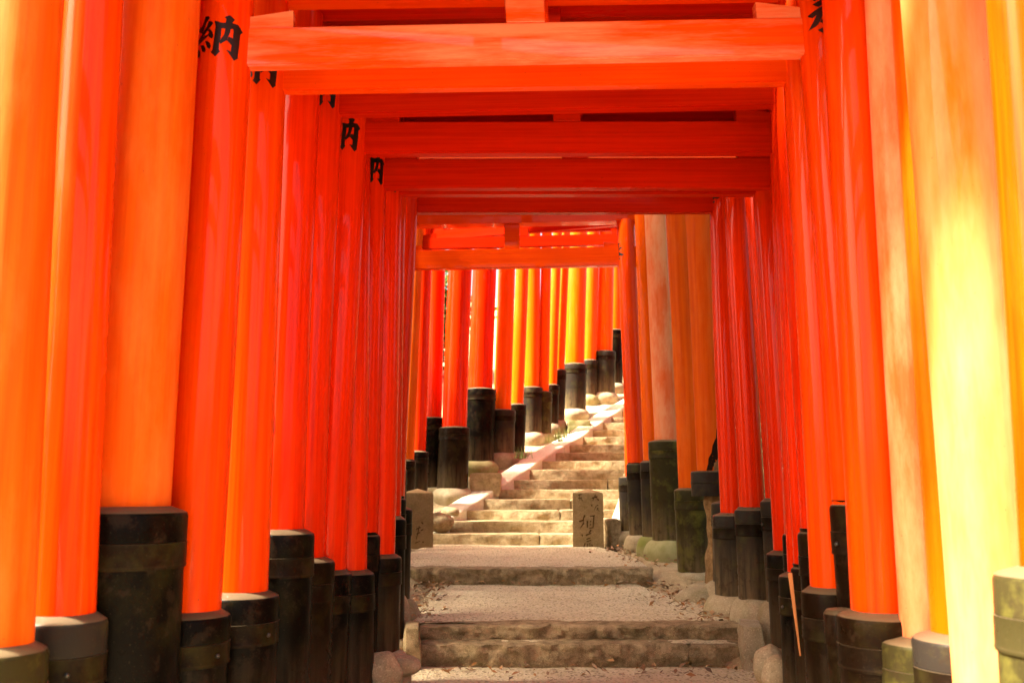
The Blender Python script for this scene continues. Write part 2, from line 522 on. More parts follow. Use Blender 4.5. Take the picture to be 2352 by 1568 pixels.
YA, YB, YC = 5.94, 6.11, 8.86
path = tag(empty('path', (0, YA, 0)), kind='structure')
def on_path(o):
    o.location = o.location - path.location
    return o
on_path(paving('paving', -0.85, 1.75, 0.3, YA + 0.06, 0.0, path, 1))
on_path(paving('paving', -0.55, 1.50, YA + 0.04, YB + 0.05, 0.128, path, 2))
on_path(paving('paving', -0.75, 1.80, YB + 0.10, YC + 0.08, 0.212, path, 3, 0.0,
               lambda t: 1.52 - 0.18 * t + 0.10 * math.sin(t * 5)))
on_path(paving('paving', -1.30, 1.40, YC + 0.12, Y0 + 0.2, 0.352, path, 4, 0.0, lambda t: 1.32 + 0.12 * math.sin(t * 4) - 0.08 * t))
def kerb(xa, xb, Y, zb, zt, seed, depth=0.26, nx=40):
    bm = rough_block(xa, xb, Y, Y + depth, zb - 0.10, zt, 0.014, seed, int(nx * 1.8), 5, 12, 0.022, 0.028, freq=8.0, undercut=0.035)
    on_path(bm_obj('kerb_stone', bm, M['kerb'], path))
kerb(PX(958, 1500, YA), PX(1585, 1500, YA), YA, 0.0, 0.135, 1)
kerb(PX(1585, 1500, YA) - .004, PX(1738, 1500, YA), YA + 0.008, 0.0, 0.130, 2, nx=16)
kerb(PX(962, 1450, YB), PX(1712, 1450, YB), YB, 0.13, 0.222, 3, nx=48)
kerb(PX(890, 1320, YC), PX(1502, 1320, YC), YC, 0.21, 0.362, 4, nx=48)

# ------------------------------------------------------------------ stairway
stair = tag(empty('stairway', (0, Y0, 0.35)), kind='structure')
def on_stair(o):
    o.location = o.location - stair.location
    return o
for n in range(22):
    y, z, xl = STEP_Y[n], STEP_Z[n], STEP_XL[n]
    zb = (0.36 if n == 0 else STEP_Z[n - 1])
    xr = xl + 3.1 - (0.35 if n == 0 else 0)
    yaw = R(-2.5) * min(1, n / 8)
    split = xl + (xr - xl) * random.uniform(0.42, 0.7)
    for k, (a, b_) in enumerate(((xl, split), (split + 0.006, xr))):
        bm = rough_block(a, b_, y + random.uniform(-0.008, 0.008) - (0.0 if k == 0 else math.tan(-yaw) * (split - xl)), y + RUN + 0.12, zb - 0.08, z + random.uniform(-0.004, 0.006),
                         0.007, n * 3 + k, 28, 6, 5, 0.022, 0.018, 0.0, yaw)
        on_stair(bm_obj('step_stone', bm, M['step'], stair))
# sloping curb of smooth slabs on the left of the steps
def curb_at(t):
    k = min(20, int(t)); fr = t - k
    x = STEP_XL[k] * (1 - fr) + STEP_XL[k + 1] * fr
    zz = STEP_Z[k] * (1 - fr) + STEP_Z[k + 1] * fr
    return x, Y0 + RUN * t, zz
for s in range(7):
    t0, t1 = 0.85 + 2.6 * s, 0.85 + 2.6 * (s + 1) - 0.03
    vs, fs = [], []
    K = 6
    for i in range(K + 1):
        t = t0 + (t1 - t0) * i / K
        x, y, z = curb_at(t)
        zt = z + 0.035 + 0.006 * noise.noise(Vector((t * 2, 1, s)))
        for (dx, dy, dz) in ((0.02, 0, -0.5), (0.02, 0, -0.014), (0.005, 0, 0.0), (-0.27, 0.06, 0.02), (-0.285, 0.06, 0.006), (-0.29, 0.06, -0.5)):
            vs.append((x + dx, y + dy, zt + dz))
    for i in range(K):
        for j in range(5):
            a = i * 6 + j
            fs.append((a, a + 1, a + 7, a + 6))
    fs.append((5, 4, 3, 2, 1, 0))
    fs.append(tuple(K * 6 + j for j in range(6)))
    on_stair(mesh_obj('curb_slab', vs, fs, M['curb'], stair, sharp=R(25)))
# the mirrored curb that shows beside the right-hand stone post
vs = []
xa, xb = PX(1390, 1215, 12.7), PX(1432, 1120, 13.9)
pts = [(xa, 12.75, 0.44), (xb + 0.12, 14.6, 1.27)]
for (x, y, z) in pts:
    for dx, dz in ((0, -0.5), (0, 0), (0.3, 0.03), (0.32, -0.5)):
        vs.append((x + dx, y, z + dz))
on_stair(mesh_obj('curb_slab', vs, [(0, 1, 5, 4), (1, 2, 6, 5), (2, 3, 7, 6), (0, 3, 2, 1), (4, 5, 6, 7)], M['curb'], stair, smooth=False))

# ------------------------------------------------------------------ lettering (strokes traced as polygons, wrapped on the round pillars)
OSAME = [
    [(335,172),(385,175),(422,212),(360,310),(345,390),(300,500),(250,450),(235,375),(290,345),(335,215)],
    [(400,282),(455,287),(488,332),(400,450),(350,530),(318,572),(400,550),(400,590),(225,718),(192,675),(195,620),(255,580),(310,480),(380,380)],
    [(405,445),(440,450),(480,505),(495,560),(495,620),(470,638),(430,600),(405,560),(425,500),(400,470)],
    [(365,672),(410,685),(445,720),(467,790),(450,838),(405,810),(380,740)],
    [(282,732),(330,740),(365,790),(380,850),(365,893),(320,870),(300,800)],
    [(218,785),(255,800),(283,860),(285,945),(260,965),(228,935),(225,850)],
    [(508,290),(560,292),(640,330),(635,430),(632,600),(612,740),(610,870),(637,890),(552,998),(470,905),(500,860),(515,600),(530,400)],
    [(560,300),(650,320),(720,300),(920,290),(970,345),(1012,410),(985,440),(970,465),(850,440),(840,405),(700,425),(632,432)],
    [(850,420),(985,440),(970,465),(960,700),(945,935),(960,945),(885,1025),(735,840),(820,865),(828,730),(845,600)],
    [(675,200),(772,145),(862,210),(825,270),(830,310),(700,310),(712,235)],
    [(705,400),(800,400),(790,480),(765,560),(740,655),(630,745),(612,690),(690,540)],
    [(770,575),(850,595),(850,745),(828,735),(740,655)],
]
TATE = [
    [(835,120),(1500,-60),(1560,30),(960,240)],
    [(895,320),(1450,130),(1520,220),(1080,430),(1000,400)],
    [(725,610),(1100,450),(1600,250),(1680,340),(980,660),(880,715),(760,660)],
    [(1060,480),(1190,450),(1190,640),(1120,800),(1030,930),(950,985),(710,1050),(880,830),(980,670)],
    [(1300,420),(1420,560),(1740,800),(1640,900),(1350,720)],
    [(1120,810),(1200,800),(1480,720),(1520,800),(1200,960),(1080,875)],
    [(990,1100),(1210,1025),(1480,950),(1530,1040),(1150,1220)],
    [(1260,-150),(1370,-150),(1370,1350),(1300,1420),(1250,1330)],
]
def glyph(kind, parent, r, zbot, height, axis, face=0.0):
    """flat painted character wrapped round a pillar: axis(z)->(x,y) of the pillar centre in the pillar's own frame"""
    if kind == 'osame':
        polys, xc, rad, off, ylo, yhi = OSAME, 690.0, 502.0, R(17), 145.0, 1025.0
    else:
        polys, xc, rad, off, ylo, yhi = TATE, 1088.0, 708.0, R(-19), -150.0, 1420.0
    bm = bmesh.new()
    for pl in polys:
        f = bm.faces.new([bm.verts.new((x / 100.0, -y / 100.0, 0)) for x, y in pl])
    bmesh.ops.triangulate(bm, faces=bm.faces[:])
    bmesh.ops.subdivide_edges(bm, edges=bm.edges[:], cuts=3, use_grid_fill=True)
    for v in bm.verts:
        x, y = v.co.x * 100, -v.co.y * 100
        ph = math.asin(max(-0.995, min(0.995, (x - xc) / rad))) + off + face
        z = zbot + height * (yhi - y) / (yhi - ylo)
        ax, ay = axis(z)
        v.co = Vector((ax + (r + 0.0015) * math.sin(ph), ay - (r + 0.0015) * math.cos(ph), z))
    bmesh.ops.recalc_face_normals(bm, faces=bm.faces[:])
    bm_obj('painted_character', bm, M['ink'], parent, smooth=False)

# ------------------------------------------------------------------ torii gates
def spec(side, Y, dia, foot, top, cap, se, base=None, mat='pillar', smat='sleeve', stone=None, char=None, nail=None, broken=False, bands=2):
    """measure one pillar: foot/top = inner edge (px) at two heights, cap = top of its sleeve (px), se = inner edge of the sleeve (px)"""
    r = dia / 2
    s = -1 if side == 'L' else 1
    xf = PX(foot[0], foot[1], Y); xt = PX(top[0], top[1], Y)
    zf, zt = PZ(foot[1], Y), PZ(top[1], Y)
    xf += s * r * math.sqrt(1 + (xf / Y) ** 2)
    xt += s * r * math.sqrt(1 + (xt / Y) ** 2)
    sl = (xt - xf) / (zt - zf)
    capz = PZ(cap, Y) if cap > 5 else cap
    ax = lambda z: xf + sl * (z - zf)
    xs = PX(se, cap if cap > 5 else 1400, Y)
    rs = max(r + 0.012, abs(xs - ax(capz)) / math.sqrt(1 + (xs / Y) ** 2))
    g0 = gz(Y)
    if base is None: bz = g0 + 0.06
    elif base > 5: bz = PZ(base, Y)
    else: bz = base
    return dict(side=side, Y=Y, r=r, ax=ax, sl=sl, capz=capz, rs=rs, bz=bz, gz=g0, mat=mat, smat=smat, stone=stone, char=char, nail=nail, broken=broken, bands=bands)
def simple(X, Y, dia, capz, rs=None, mat='pillar', smat='sleeve', lean=0.0, side='R'):
    g0 = gz(Y)
    zf = capz
    return dict(side=side, Y=Y, r=dia / 2, ax=lambda z: X + lean * (z - zf), sl=lean, capz=capz, rs=rs or dia / 2 + 0.035, bz=g0 + 0.08,
                gz=g0, mat=mat, smat=smat, stone=None, char=None, nail=None, broken=False, bands=2)

def build_pillar(p, ztop, gate, gl, seed):
    bz = p['bz']
    ox, oy = p['ax'](bz), p['Y']
    loc = Vector((ox, oy, bz)) - gl
    h0, h1 = p['capz'] - bz - 0.05, ztop - bz
    r = p['r']
    if p['broken']:
        h0 = p['capz'] - bz - 0.12
    K = 14
    prof = [(r * (1.02 - 0.05 * k / K), h0 + (h1 - h0) * k / K) for k in range(K + 1)]
    vs, fs = lathe(prof, 56, 0.0)
    vs2 = []
    for (x, y, z) in vs:
        a = math.atan2(y, x)
        d = 0.0016 * noise.noise(Vector((math.cos(a) * 2.2 + seed, math.sin(a) * 2.2, z * 0.7)))
        # hewn poles are never perfectly straight
        bx = 0.004 * math.sin(z * 1.3 + seed)
        vs2.append((x * (1 + d / r) + p['sl'] * z + bx, y * (1 + d / r), z))
    pil = mesh_obj('pillar', vs2, fs, M[p['mat']], gate, loc)
    rs, hs = p['rs'], p['capz'] - bz
    th = min(0.11, hs * 0.17)                       # height of the cap hoop
    bh = th * 0.75
    sm = M[p['smat']]
    cx0 = p['sl'] * hs
    if p['broken']:
        vs, fs = lathe([(rs - 0.004, hs - 0.215), (rs + 0.003, hs - 0.215), (rs + 0.003, hs - 0.012), (rs - 0.006, hs), (r, hs + 0.004)], 48)
        mesh_obj('sleeve', [(x + cx0, y, z) for x, y, z in vs], fs, sm, pil)
        vs, fs = lathe([(rs + 0.004, hs - 0.110), (rs + 0.006, hs - 0.105), (rs + 0.006, hs - 0.095), (rs + 0.004, hs - 0.09)], 48)
        mesh_obj('band', [(x + cx0, y, z) for x, y, z in vs], fs, sm, pil)
        pr = []
        for k in range(26):
            t = k / 25
            pr.append((r * (0.62 + 0.10 * math.sin(t * 9) + 0.06 * math.sin(t * 23 + 1) + 0.12 * (1 - t)), -0.02 + (hs - 0.13) * t))
        vs, fs = lathe(pr, 30)
        vs = [(x * (1 + 0.25 * noise.noise(Vector((math.atan2(y, x) * 2.3, z * 1.1, 7)))), y * (1 + 0.25 * noise.noise(Vector((math.atan2(y, x) * 2.3, z * 1.1, 9)))), z) for x, y, z in vs]
        mesh_obj('rotten_core', vs, fs, M['rot'], pil)
        # dark patch stands for the shade inside the hollow above the hoop
        bm = bmesh.new()
        outline = [(-0.95, 0.0), (0.9, 0.0), (0.95, 0.22), (0.7, 0.30), (0.45, 0.34), (0.30, 0.47), (0.18, 0.36), (0.0, 0.33), (-0.25, 0.27), (-0.35, 0.20), (-0.7, 0.13), (-0.75, 0.07)]
        f_ = bm.faces.new([bm.verts.new((a, b_, 0)) for a, b_ in outline])
        bmesh.ops.triangulate(bm, faces=bm.faces[:])
        bmesh.ops.subdivide_edges(bm, edges=bm.edges[:], cuts=3, use_grid_fill=True)
        for v in bm.verts:
            ph = R(12) + v.co.x * 0.75
            zz = hs + 0.006 + v.co.y * 0.78
            v.co = Vector((p['sl'] * zz + (r + 0.003) * math.sin(ph) + 0.004 * math.sin(zz * 1.3 + seed), -(r + 0.003) * math.cos(ph), zz))
        bm_obj('hollow_shade_patch', bm, M['cavity'], pil, smooth=False)
        bm = bmesh.new()
        outline = [(-0.3, 0.0), (0.8, 0.0), (0.75, 0.12), (0.4, 0.17), (0.05, 0.10), (-0.2, 0.08)]
        bm.faces.new([bm.verts.new((a, b_, 0)) for a, b_ in outline])
        bmesh.ops.triangulate(bm, faces=bm.faces[:])
        bmesh.ops.subdivide_edges(bm, edges=bm.edges[:], cuts=2, use_grid_fill=True)
        for v in bm.verts:
            ph = R(12) + v.co.x * 0.75
            zz = hs + 0.006 + v.co.y * 0.78
            v.co = Vector((p['sl'] * zz + (r + 0.006) * math.sin(ph), -(r + 0.006) * math.cos(ph), zz))
        bm_obj('rotten_wood', bm, M['rot'], pil, smooth=False)
    else:
        vs, fs = lathe([(rs * 1.015, -0.06), (rs * 1.01, hs * 0.1), (rs, hs * 0.5), (rs * 0.995, hs - th - bh)], 52, 0.003, seed)
        mesh_obj('sleeve', [(x + p['sl'] * z, y, z) for x, y, z in vs], fs, sm, pil)
        # lower hoop, a few millimetres proud with raised lips
        o_ = 0.003 + 0.012 * rs
        z0, z1 = hs - th - bh, hs - th
        vs, fs = lathe([(rs - 0.004, z0 - 0.004), (rs + o_, z0 - 0.004), (rs + o_ + 0.002, z0 + 0.004), (rs + o_, z0 + 0.009), (rs + o_, z1 - 0.006), (rs + o_ + 0.001, z1), (rs - 0.004, z1 + 0.001)], 52, 0.0015, seed + 2)
        mesh_obj('band', [(x + p['sl'] * z, y, z) for x, y, z in vs], fs, M['hoop'] if p['smat'] != 'sleeve_moss' else sm, pil)
        # cap hoop with a sloping top that closes on the pillar
        o2 = o_ - 0.002
        vs, fs = lathe([(rs - 0.002, z1 + 0.002), (rs + o2, z1 + 0.002), (rs + o2, hs - 0.022), (rs + o2 - 0.004, hs - 0.010), (rs + o2 - 0.014, hs - 0.003), (r * 1.0 + 0.004, hs + 0.012), (r * 0.98, hs + 0.013)], 52, 0.001, seed + 5)
        mesh_obj('cap', [(x + p['sl'] * z, y, z) for x, y, z in vs], fs, sm, pil)
        if p['nail'] is not None:
            a = p['nail']
            for aa in (a, a + R(75)):
                bm = bmesh.new()
                bmesh.ops.create_uvsphere(bm, u_segments=10, v_segments=6, radius=0.009)
                for v in bm.verts:
                    v.co += Vector((math.sin(aa) * (rs + o_ + 0.001) + cx0, -math.cos(aa) * (rs + o_ + 0.001), z0 + bh * 0.45))
                bm_obj('nail', bm, M['nail'], pil)
    st = p['stone']
    if st is None: st = 'base_stone'
    if st:
        hst = max(0.10, bz - p['gz'] + 0.06)
        R1 = rs * (1.42 if p['Y'] < 12.9 else 1.24) + 0.015
        pr = [(R1 * 0.84, -hst - 0.10), (R1 * 0.97, -hst * 0.85), (R1 * 1.03, -hst * 0.62), (R1 * 1.03, -hst * 0.46), (R1 * 0.985, -hst * 0.30), (R1 * 0.92, -hst * 0.17), (R1 * 0.84, -hst * 0.08), (R1 * 0.76, -hst * 0.02), (rs * 0.92, 0.004), (0.01, 0.006)]
        vs, fs = lathe(pr, 40, 0.018, seed + 1)
        mesh_obj('base_stone', vs, fs, M[st], pil)
    if p.get('stain'):
        bm = bmesh.new()
        outline = [(0.0, 0), (0.5, 0.05), (0.62, 0.2), (0.45, 0.3), (0.8, 0.42), (1.0, 0.62), (0.85, 0.8), (0.9, 0.97), (0.45, 1.0), (0.05, 0.9), (0.2, 0.72), (-0.05, 0.6), (0.15, 0.4), (0.0, 0.22)]
        bm.faces.new([bm.verts.new((a, b_, 0)) for a, b_ in outline])
        bmesh.ops.triangulate(bm, faces=bm.faces[:])
        bmesh.ops.subdivide_edges(bm, edges=bm.edges[:], cuts=2, use_grid_fill=True)
        zs = PZ(1045, p['Y']) - bz
        for v in bm.verts:
            ph = R(-22) + v.co.x * 0.42 - R(14)
            zz = zs + v.co.y * 0.175
            rr = r * (1.02 - 0.05 * (zz - h0) / (h1 - h0)) + 0.0022
            v.co = Vector((p['sl'] * zz + 0.004 * math.sin(zz * 1.3 + seed) + rr * math.sin(ph), -rr * math.cos(ph), zz))
        bm_obj('paint_stain', bm, M['stain'], pil, smooth=False)
    if p['char']:
        kind, ypx, hm, face = (tuple(p['char']) + (0.0,))[:4]
        zc = PZ(ypx, p['Y'] - r) - bz
        rr = r * (1.02 - 0.05 * (zc - h0) / (h1 - h0))
        glyph(kind, pil, rr, zc, hm, lambda z: (p['sl'] * z + 0.004 * math.sin(z * 1.3 + seed), 0.0), face)
    return pil

def beam_between(name, A, B, h, t, ext, mat, parent, gl, bev=0.006, sag=0.0):
    """squared timber from A to B (points on its underside centre line), ext beyond both"""
    d = (B - A)
    L = d.length
    dx = d.normalized()
    c = (A + B) / 2
    bm = bmesh.new()
    bmesh.ops.create_cube(bm, size=1.0)
    for v in bm.verts:
        v.co = Vector((v.co.x * (L + 2 * ext), v.co.y * t, v.co.z * h + h / 2))
    bmesh.ops.bevel(bm, geom=bm.edges[:], offset=bev, segments=2, affect='EDGES')
    o = bm_obj(name, bm, mat, parent, c - gl, smooth=True, sharp=R(30))
    o.rotation_euler = (0, -math.asin(dx.z), math.atan2(dx.y, dx.x))
    return o, L

GROUP = 'vermilion torii gates lined up along the path'
def gate(label, Lp, Rp, nuki, h=0.17, t=0.07, gap=0.26, lint=0.16, strut=0.15, seed=0, wedge=True, mat='beam', wedge_len=0.19):
    Xm = (Lp['ax'](Lp['bz']) + Rp['ax'](Rp['bz'])) / 2
    gl = Vector((Xm, (Lp['Y'] + Rp['Y']) / 2, min(Lp['gz'], Rp['gz'])))
    e = tag(empty('torii_gate', gl), label, 'torii gate', GROUP)
    zL = PZ(nuki[0], Lp['Y'] - t / 2) if nuki[0] > 6 or nuki[0] < 0 else nuki[0]
    zR = PZ(nuki[1], Rp['Y'] - t / 2) if nuki[1] > 6 or nuki[1] < 0 else nuki[1]
    ztL, ztR = zL + h + gap, zR + h + gap
    build_pillar(Lp, ztL + 0.02, e, gl, seed + 0.37)
    build_pillar(Rp, ztR + 0.02, e, gl, seed + 5.11)
    A = Vector((Lp['ax'](zL), Lp['Y'], zL)); B = Vector((Rp['ax'](zR), Rp['Y'], zR))
    tb, L = beam_between('tie_beam', A, B, h, t, 0.24, M[mat], e, gl)
    if wedge:
        for s, rad in ((-1, Lp['r']), (1, Rp['r'])):
            x0 = s * (L / 2 - rad + 0.01)
            x1 = x0 - s * wedge_len
            hh = 0.075
            v = []
            for (x, zt) in ((x0, 0.048), (x1, hh)):
                tt = t * 0.40
                v += [(x, -tt, h), (x, tt, h), (x, tt, h + zt), (x, -tt, h + zt)]
            mesh_obj('wedge', v, [(0, 1, 2, 3), (7, 6, 5, 4), (0, 4, 5, 1), (3, 2, 6, 7), (0, 3, 7, 4), (1, 5, 6, 2)], M[mat], tb, smooth=False)
    if strut:
        bm = bevel_box(0, 0, h + gap / 2, strut, t * 0.9, gap, 0.005)
        s_ = bm_obj('strut', bm, M[mat], e, tb.location, smooth=False)
        s_.rotation_euler = tb.rotation_euler
    A2 = Vector((Lp['ax'](ztL), Lp['Y'], ztL)); B2 = Vector((Rp['ax'](ztR), Rp['Y'], ztR))
    lt, L2 = beam_between('lintel', A2, B2, lint, t * 2.0, 0.42, M[mat], e, gl)
    vs, fs = [], []
    K = 12
    for i in range(K + 1):
        s = -1 + 2 * i / K
        x = s * (L2 / 2 + 0.55)
        up = 0.05 * abs(s) ** 3
        for (yy, zz) in ((-t * 1.5, lint + 0.003), (t * 1.5, lint + 0.003), (t * 1.6, lint + 0.10), (0, lint + 0.13), (-t * 1.6, lint + 0.10)):
            vs.append((x, yy, zz + up))
    for i in range(K):
        for j in range(5):
            a, b_ = i * 5 + j, i * 5 + (j + 1) % 5
            fs.append((a, b_, b_ + 5, a + 5))
    fs.append((4, 3, 2, 1, 0)); fs.append(tuple(K * 5 + j for j in range(5)))
    mesh_obj('top_rail', vs, fs, M['black'], lt, sharp=R(25))
    return e

C = lambda y, h=0.19: ('osame', y, h)
# left-hand pillars, near to far -----------------------------------------------------------------
L0 = spec('L', 2.75, .20, (75, 1480), (150, 0), 1486, 112, mat='matte', smat='sleeve_moss')
L1 = spec('L', 3.00, .19, (220, 1410), (285, 0), 1416, 247, mat='warm', smat='sleeve_grey', nail=R(-40))
L2 = spec('L', 3.30, .30, (392, 1165), (460, 0), 1170, 431, mat='matte', smat='sleeve')
L3 = spec('L', 3.60, .224, (505, 1400), (584, 60), 1406, 530, mat='warm', char=C(133), nail=R(62))
L4 = spec('L', 3.92, .21, (613, 1357), (661, 190), 1362, 641, mat='warm', char=C(197), nail=R(62))
L5 = spec('L', 4.25, .20, (698, 1216), (736, 230), 1220, 722, smat='sleeve')
L5['stain'] = True
L6 = spec('L', 4.54, .19, (745, 1280), (785, 250), 1284, 769, char=C(246), smat='sleeve_brown')
L7 = spec('L', 4.75, .19, (795, 1308), (843, 320), 1312, 808, char=('osame', 347, .19, R(-13)))
L8 = spec('L', 4.95, .19, (843, 1307), (851, 380), 1312, 860)
L9 = spec('L', 5.15, .18, (866, 1222), (889, 400), 1226, 873, char=('osame', 422, .19, R(8)))
L10 = spec('L', 5.28, .18, (905, 1272), (925, 440), 1275, 922, base=1494, char=C(440))
L11 = spec('L', 6.30, .19, (929, 1140), (959, 480), 1143, 932, base=0.40)
L12 = spec('L', 6.60, .17, (930, 1165), (948, 600), 1167, 947, base=1374)
# right-hand pillars, near to far ----------------------------------------------------------------
R0 = spec('R', 2.40, .20, (2340, 1310), (2262, 0), 1313, 2280, smat='sleeve_moss', mat='warm')
RB = spec('R', 2.90, .30, (2187, 1568), (2068, 0), 0.42, 2140, mat='sunlit_orange', smat='sleeve_grey')
RO = spec('R', 3.15, .20, (2138, 1455), (2046, 0), 1460, 2094, mat='orange', smat='sleeve_grey', nail=R(10))
RP = spec('R', 3.30, .16, (2069, 1462), (1983, 0), 1468, 2020, mat='pale_sheen', smat='sleeve_moss')
R1 = spec('R', 3.45, .20, (1957, 1402), (1884, 0), 1408, 1922, mat='warm', smat='sleeve_brown')
R2 = spec('R', 3.70, .19, (1912, 1152), (1832, 100), 1155, 1906, mat='warm', smat='sleeve_brown', char=('tate', 92, .24), nail=R(-70))
R3 = spec('R', 3.92, .17, (1860, 1350), (1796, 150), 1353, 1840, mat='warm', smat='sleeve_brown', char=('tate', 158, .24))
R4 = spec('R', 4.25, .18, (1838, 1216), (1779, 190), 1219, 1832, smat='sleeve_brown')
R5 = spec('R', 4.54, .17, (1822, 1298), (1768, 210), 1300, 1817, smat='sleeve_brown', char=('tate', 214, .23))
R6 = spec('R', 4.75, .17, (1810, 1312), (1766, 330), 1318, 1788, nail=R(-75))
R8 = spec('R', 4.98, .17, (1803, 1221), (1766, 400), 1223, 1797)
R8b = spec('R', 4.86, .17, (1816, 1221), (1776, 400), 1223, 1812)
R7 = spec('R', 5.20, .17, (1777, 1265), (1727, 440), 1268, 1759, base=1482)
R9 = spec('R', 6.10, .18, (1757, 1145), (1712, 480), 1148, 1746, base=1382, smat='sleeve_grey', nail=R(-80))
R10 = spec('R', 6.42, .17, (1697, 1165), (1664, 480), 1168, 1687, base=1374, smat='sleeve_grey')
R11 = spec('R', 6.75, .17, (1655, 1178), (1629, 470), 1181, 1636, base=1364, smat='sleeve_grey', char=('tate', 476, .2, R(-60)))
R12 = spec('R', 7.60, .20, (1656, 1151), (1640, 500), 1153, 1634, base=0.36, smat='sleeve_grey')
R13 = spec('R', 8.20, .23, (1602, 1085), (1573, 500), 1082, 1587, base=1340, smat='sleeve_grey', broken=True, mat='matte')
R14 = spec('R', 9.00, .22, (1559, 1120), (1529, 490), 1123, 1548, base=1312, smat='sleeve_moss', mat='matte')
R15 = spec('R', 10.4, .25, (1503, 1010), (1480, 490), 1013, 1489, base=1240, smat='sleeve_moss', mat='pale_sheen', stone='moss_stone')
R16 = spec('R', 10.9, .20, (1477, 1057), (1458, 500), 1060, 1470, mat='orange', base=1232, smat='sleeve_grey', stone='moss_stone')
R17 = spec('R', 11.6, .24, (1441, 1062), (1419, 600), 1065, 1438, mat='warm', base=1228, smat='sleeve_grey', char=('tate', 604, .3, R(-72)))
R18 = spec('R', 12.7, .20, (1436, 1092), (1426, 600), 1095, 1421, mat='warm', base=1218, smat='sleeve_grey')
# left partners of the wider gates on the landing (mostly behind the nearer row)
def partner(rp, dia, k=0.128):
    Y = rp['Y'] + 0.1
    return simple(-k * Y - dia / 2, Y, dia, rp['capz'], side='L')
hid = lambda x, Y, dia, capz: simple(PX(x, 1000, Y), Y, dia, capz, side='L')

gate('nearest torii gate, dull orange left pillar cut by the left edge of the photo', L0, R0, (3.25, 3.22), seed=1)
gate('torii gate with the big sunlit yellow-white pillar near the right edge', L1, RB, (3.30, 3.30), seed=2)
gate('torii gate with an orange right pillar between the yellow-white and the pale pink pillars', hid(18, 3.06, .19, .62), RO, (3.28, 3.28), seed=3)
gate('torii gate with a broad dull orange left pillar and pale pink right pillar', L2, RP, (3.22, 3.20), seed=4)
gate('torii gate whose right pillar stands on the widest brown-black sleeve, lower right', hid(318, 3.52, .19, .62), R1, (3.16, 3.14), seed=5)
gate('torii gate with the whole character 納 on its left pillar and the widest lit beam', L3, R2, (152, 123), h=.168, t=.06, mat='beam_glare', strut=.165, seed=6, gap=.30)
gate('torii gate just behind the whole 納, only the lower half of its character showing', L4, R3, (208, 188), h=.17, t=.06, seed=7)
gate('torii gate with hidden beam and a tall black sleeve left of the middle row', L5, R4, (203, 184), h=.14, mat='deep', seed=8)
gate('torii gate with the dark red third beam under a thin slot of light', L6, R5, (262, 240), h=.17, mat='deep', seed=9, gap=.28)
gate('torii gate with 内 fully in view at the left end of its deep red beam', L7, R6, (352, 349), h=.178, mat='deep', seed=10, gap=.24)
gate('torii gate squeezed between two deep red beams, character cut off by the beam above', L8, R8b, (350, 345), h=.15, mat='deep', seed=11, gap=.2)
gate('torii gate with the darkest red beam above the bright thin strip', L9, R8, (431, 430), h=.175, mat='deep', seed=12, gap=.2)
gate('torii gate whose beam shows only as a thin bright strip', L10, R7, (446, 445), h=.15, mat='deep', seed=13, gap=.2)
gate('torii gate with a nailed grey sleeve at the middle of the right row', hid(893, 6.0, .17, .9), R9, (3.20, 3.20), h=.15, seed=14)
gate('torii gate on the smooth black sleeve with a white round stone, beam hidden above', L12, R10, (3.30, 3.30), h=.15, seed=15)
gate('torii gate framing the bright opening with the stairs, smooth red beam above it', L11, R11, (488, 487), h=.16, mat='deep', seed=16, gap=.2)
gate('torii gate with a slim grey sleeve seen behind the rotten pillar', partner(R12, .2, .13), R12, (3.85, 3.85), h=.16, seed=17)
gate('torii gate with a rotten right pillar, bare core under a loose black hoop', partner(R13, .23), R13, (4.0, 4.0), h=.17, seed=18)
gate('torii gate with a dull orange right pillar on a mossy sleeve beside the rotten one', partner(R14, .22), R14, (4.2, 4.2), h=.17, seed=19)
gate('torii gate with a pale pink right pillar on a tall mossy sleeve', partner(R15, .25), R15, (4.6, 4.6), h=.19, seed=20)
gate('torii gate with a slim glossy right pillar left of the tall mossy sleeve', partner(R16, .22), R16, (4.8, 4.8), h=.18, seed=21)
gF_L = simple(PX(935, 700, 11.75) - .12, 11.75, .24, 1.35, side='L')
gF_L['char'] = None
gate('wide torii gate at the foot of the stairs, last full beam with centre strut', gF_L, R17, (619, 609), h=.25, t=.10, gap=.33, lint=.17, strut=.20, seed=22)

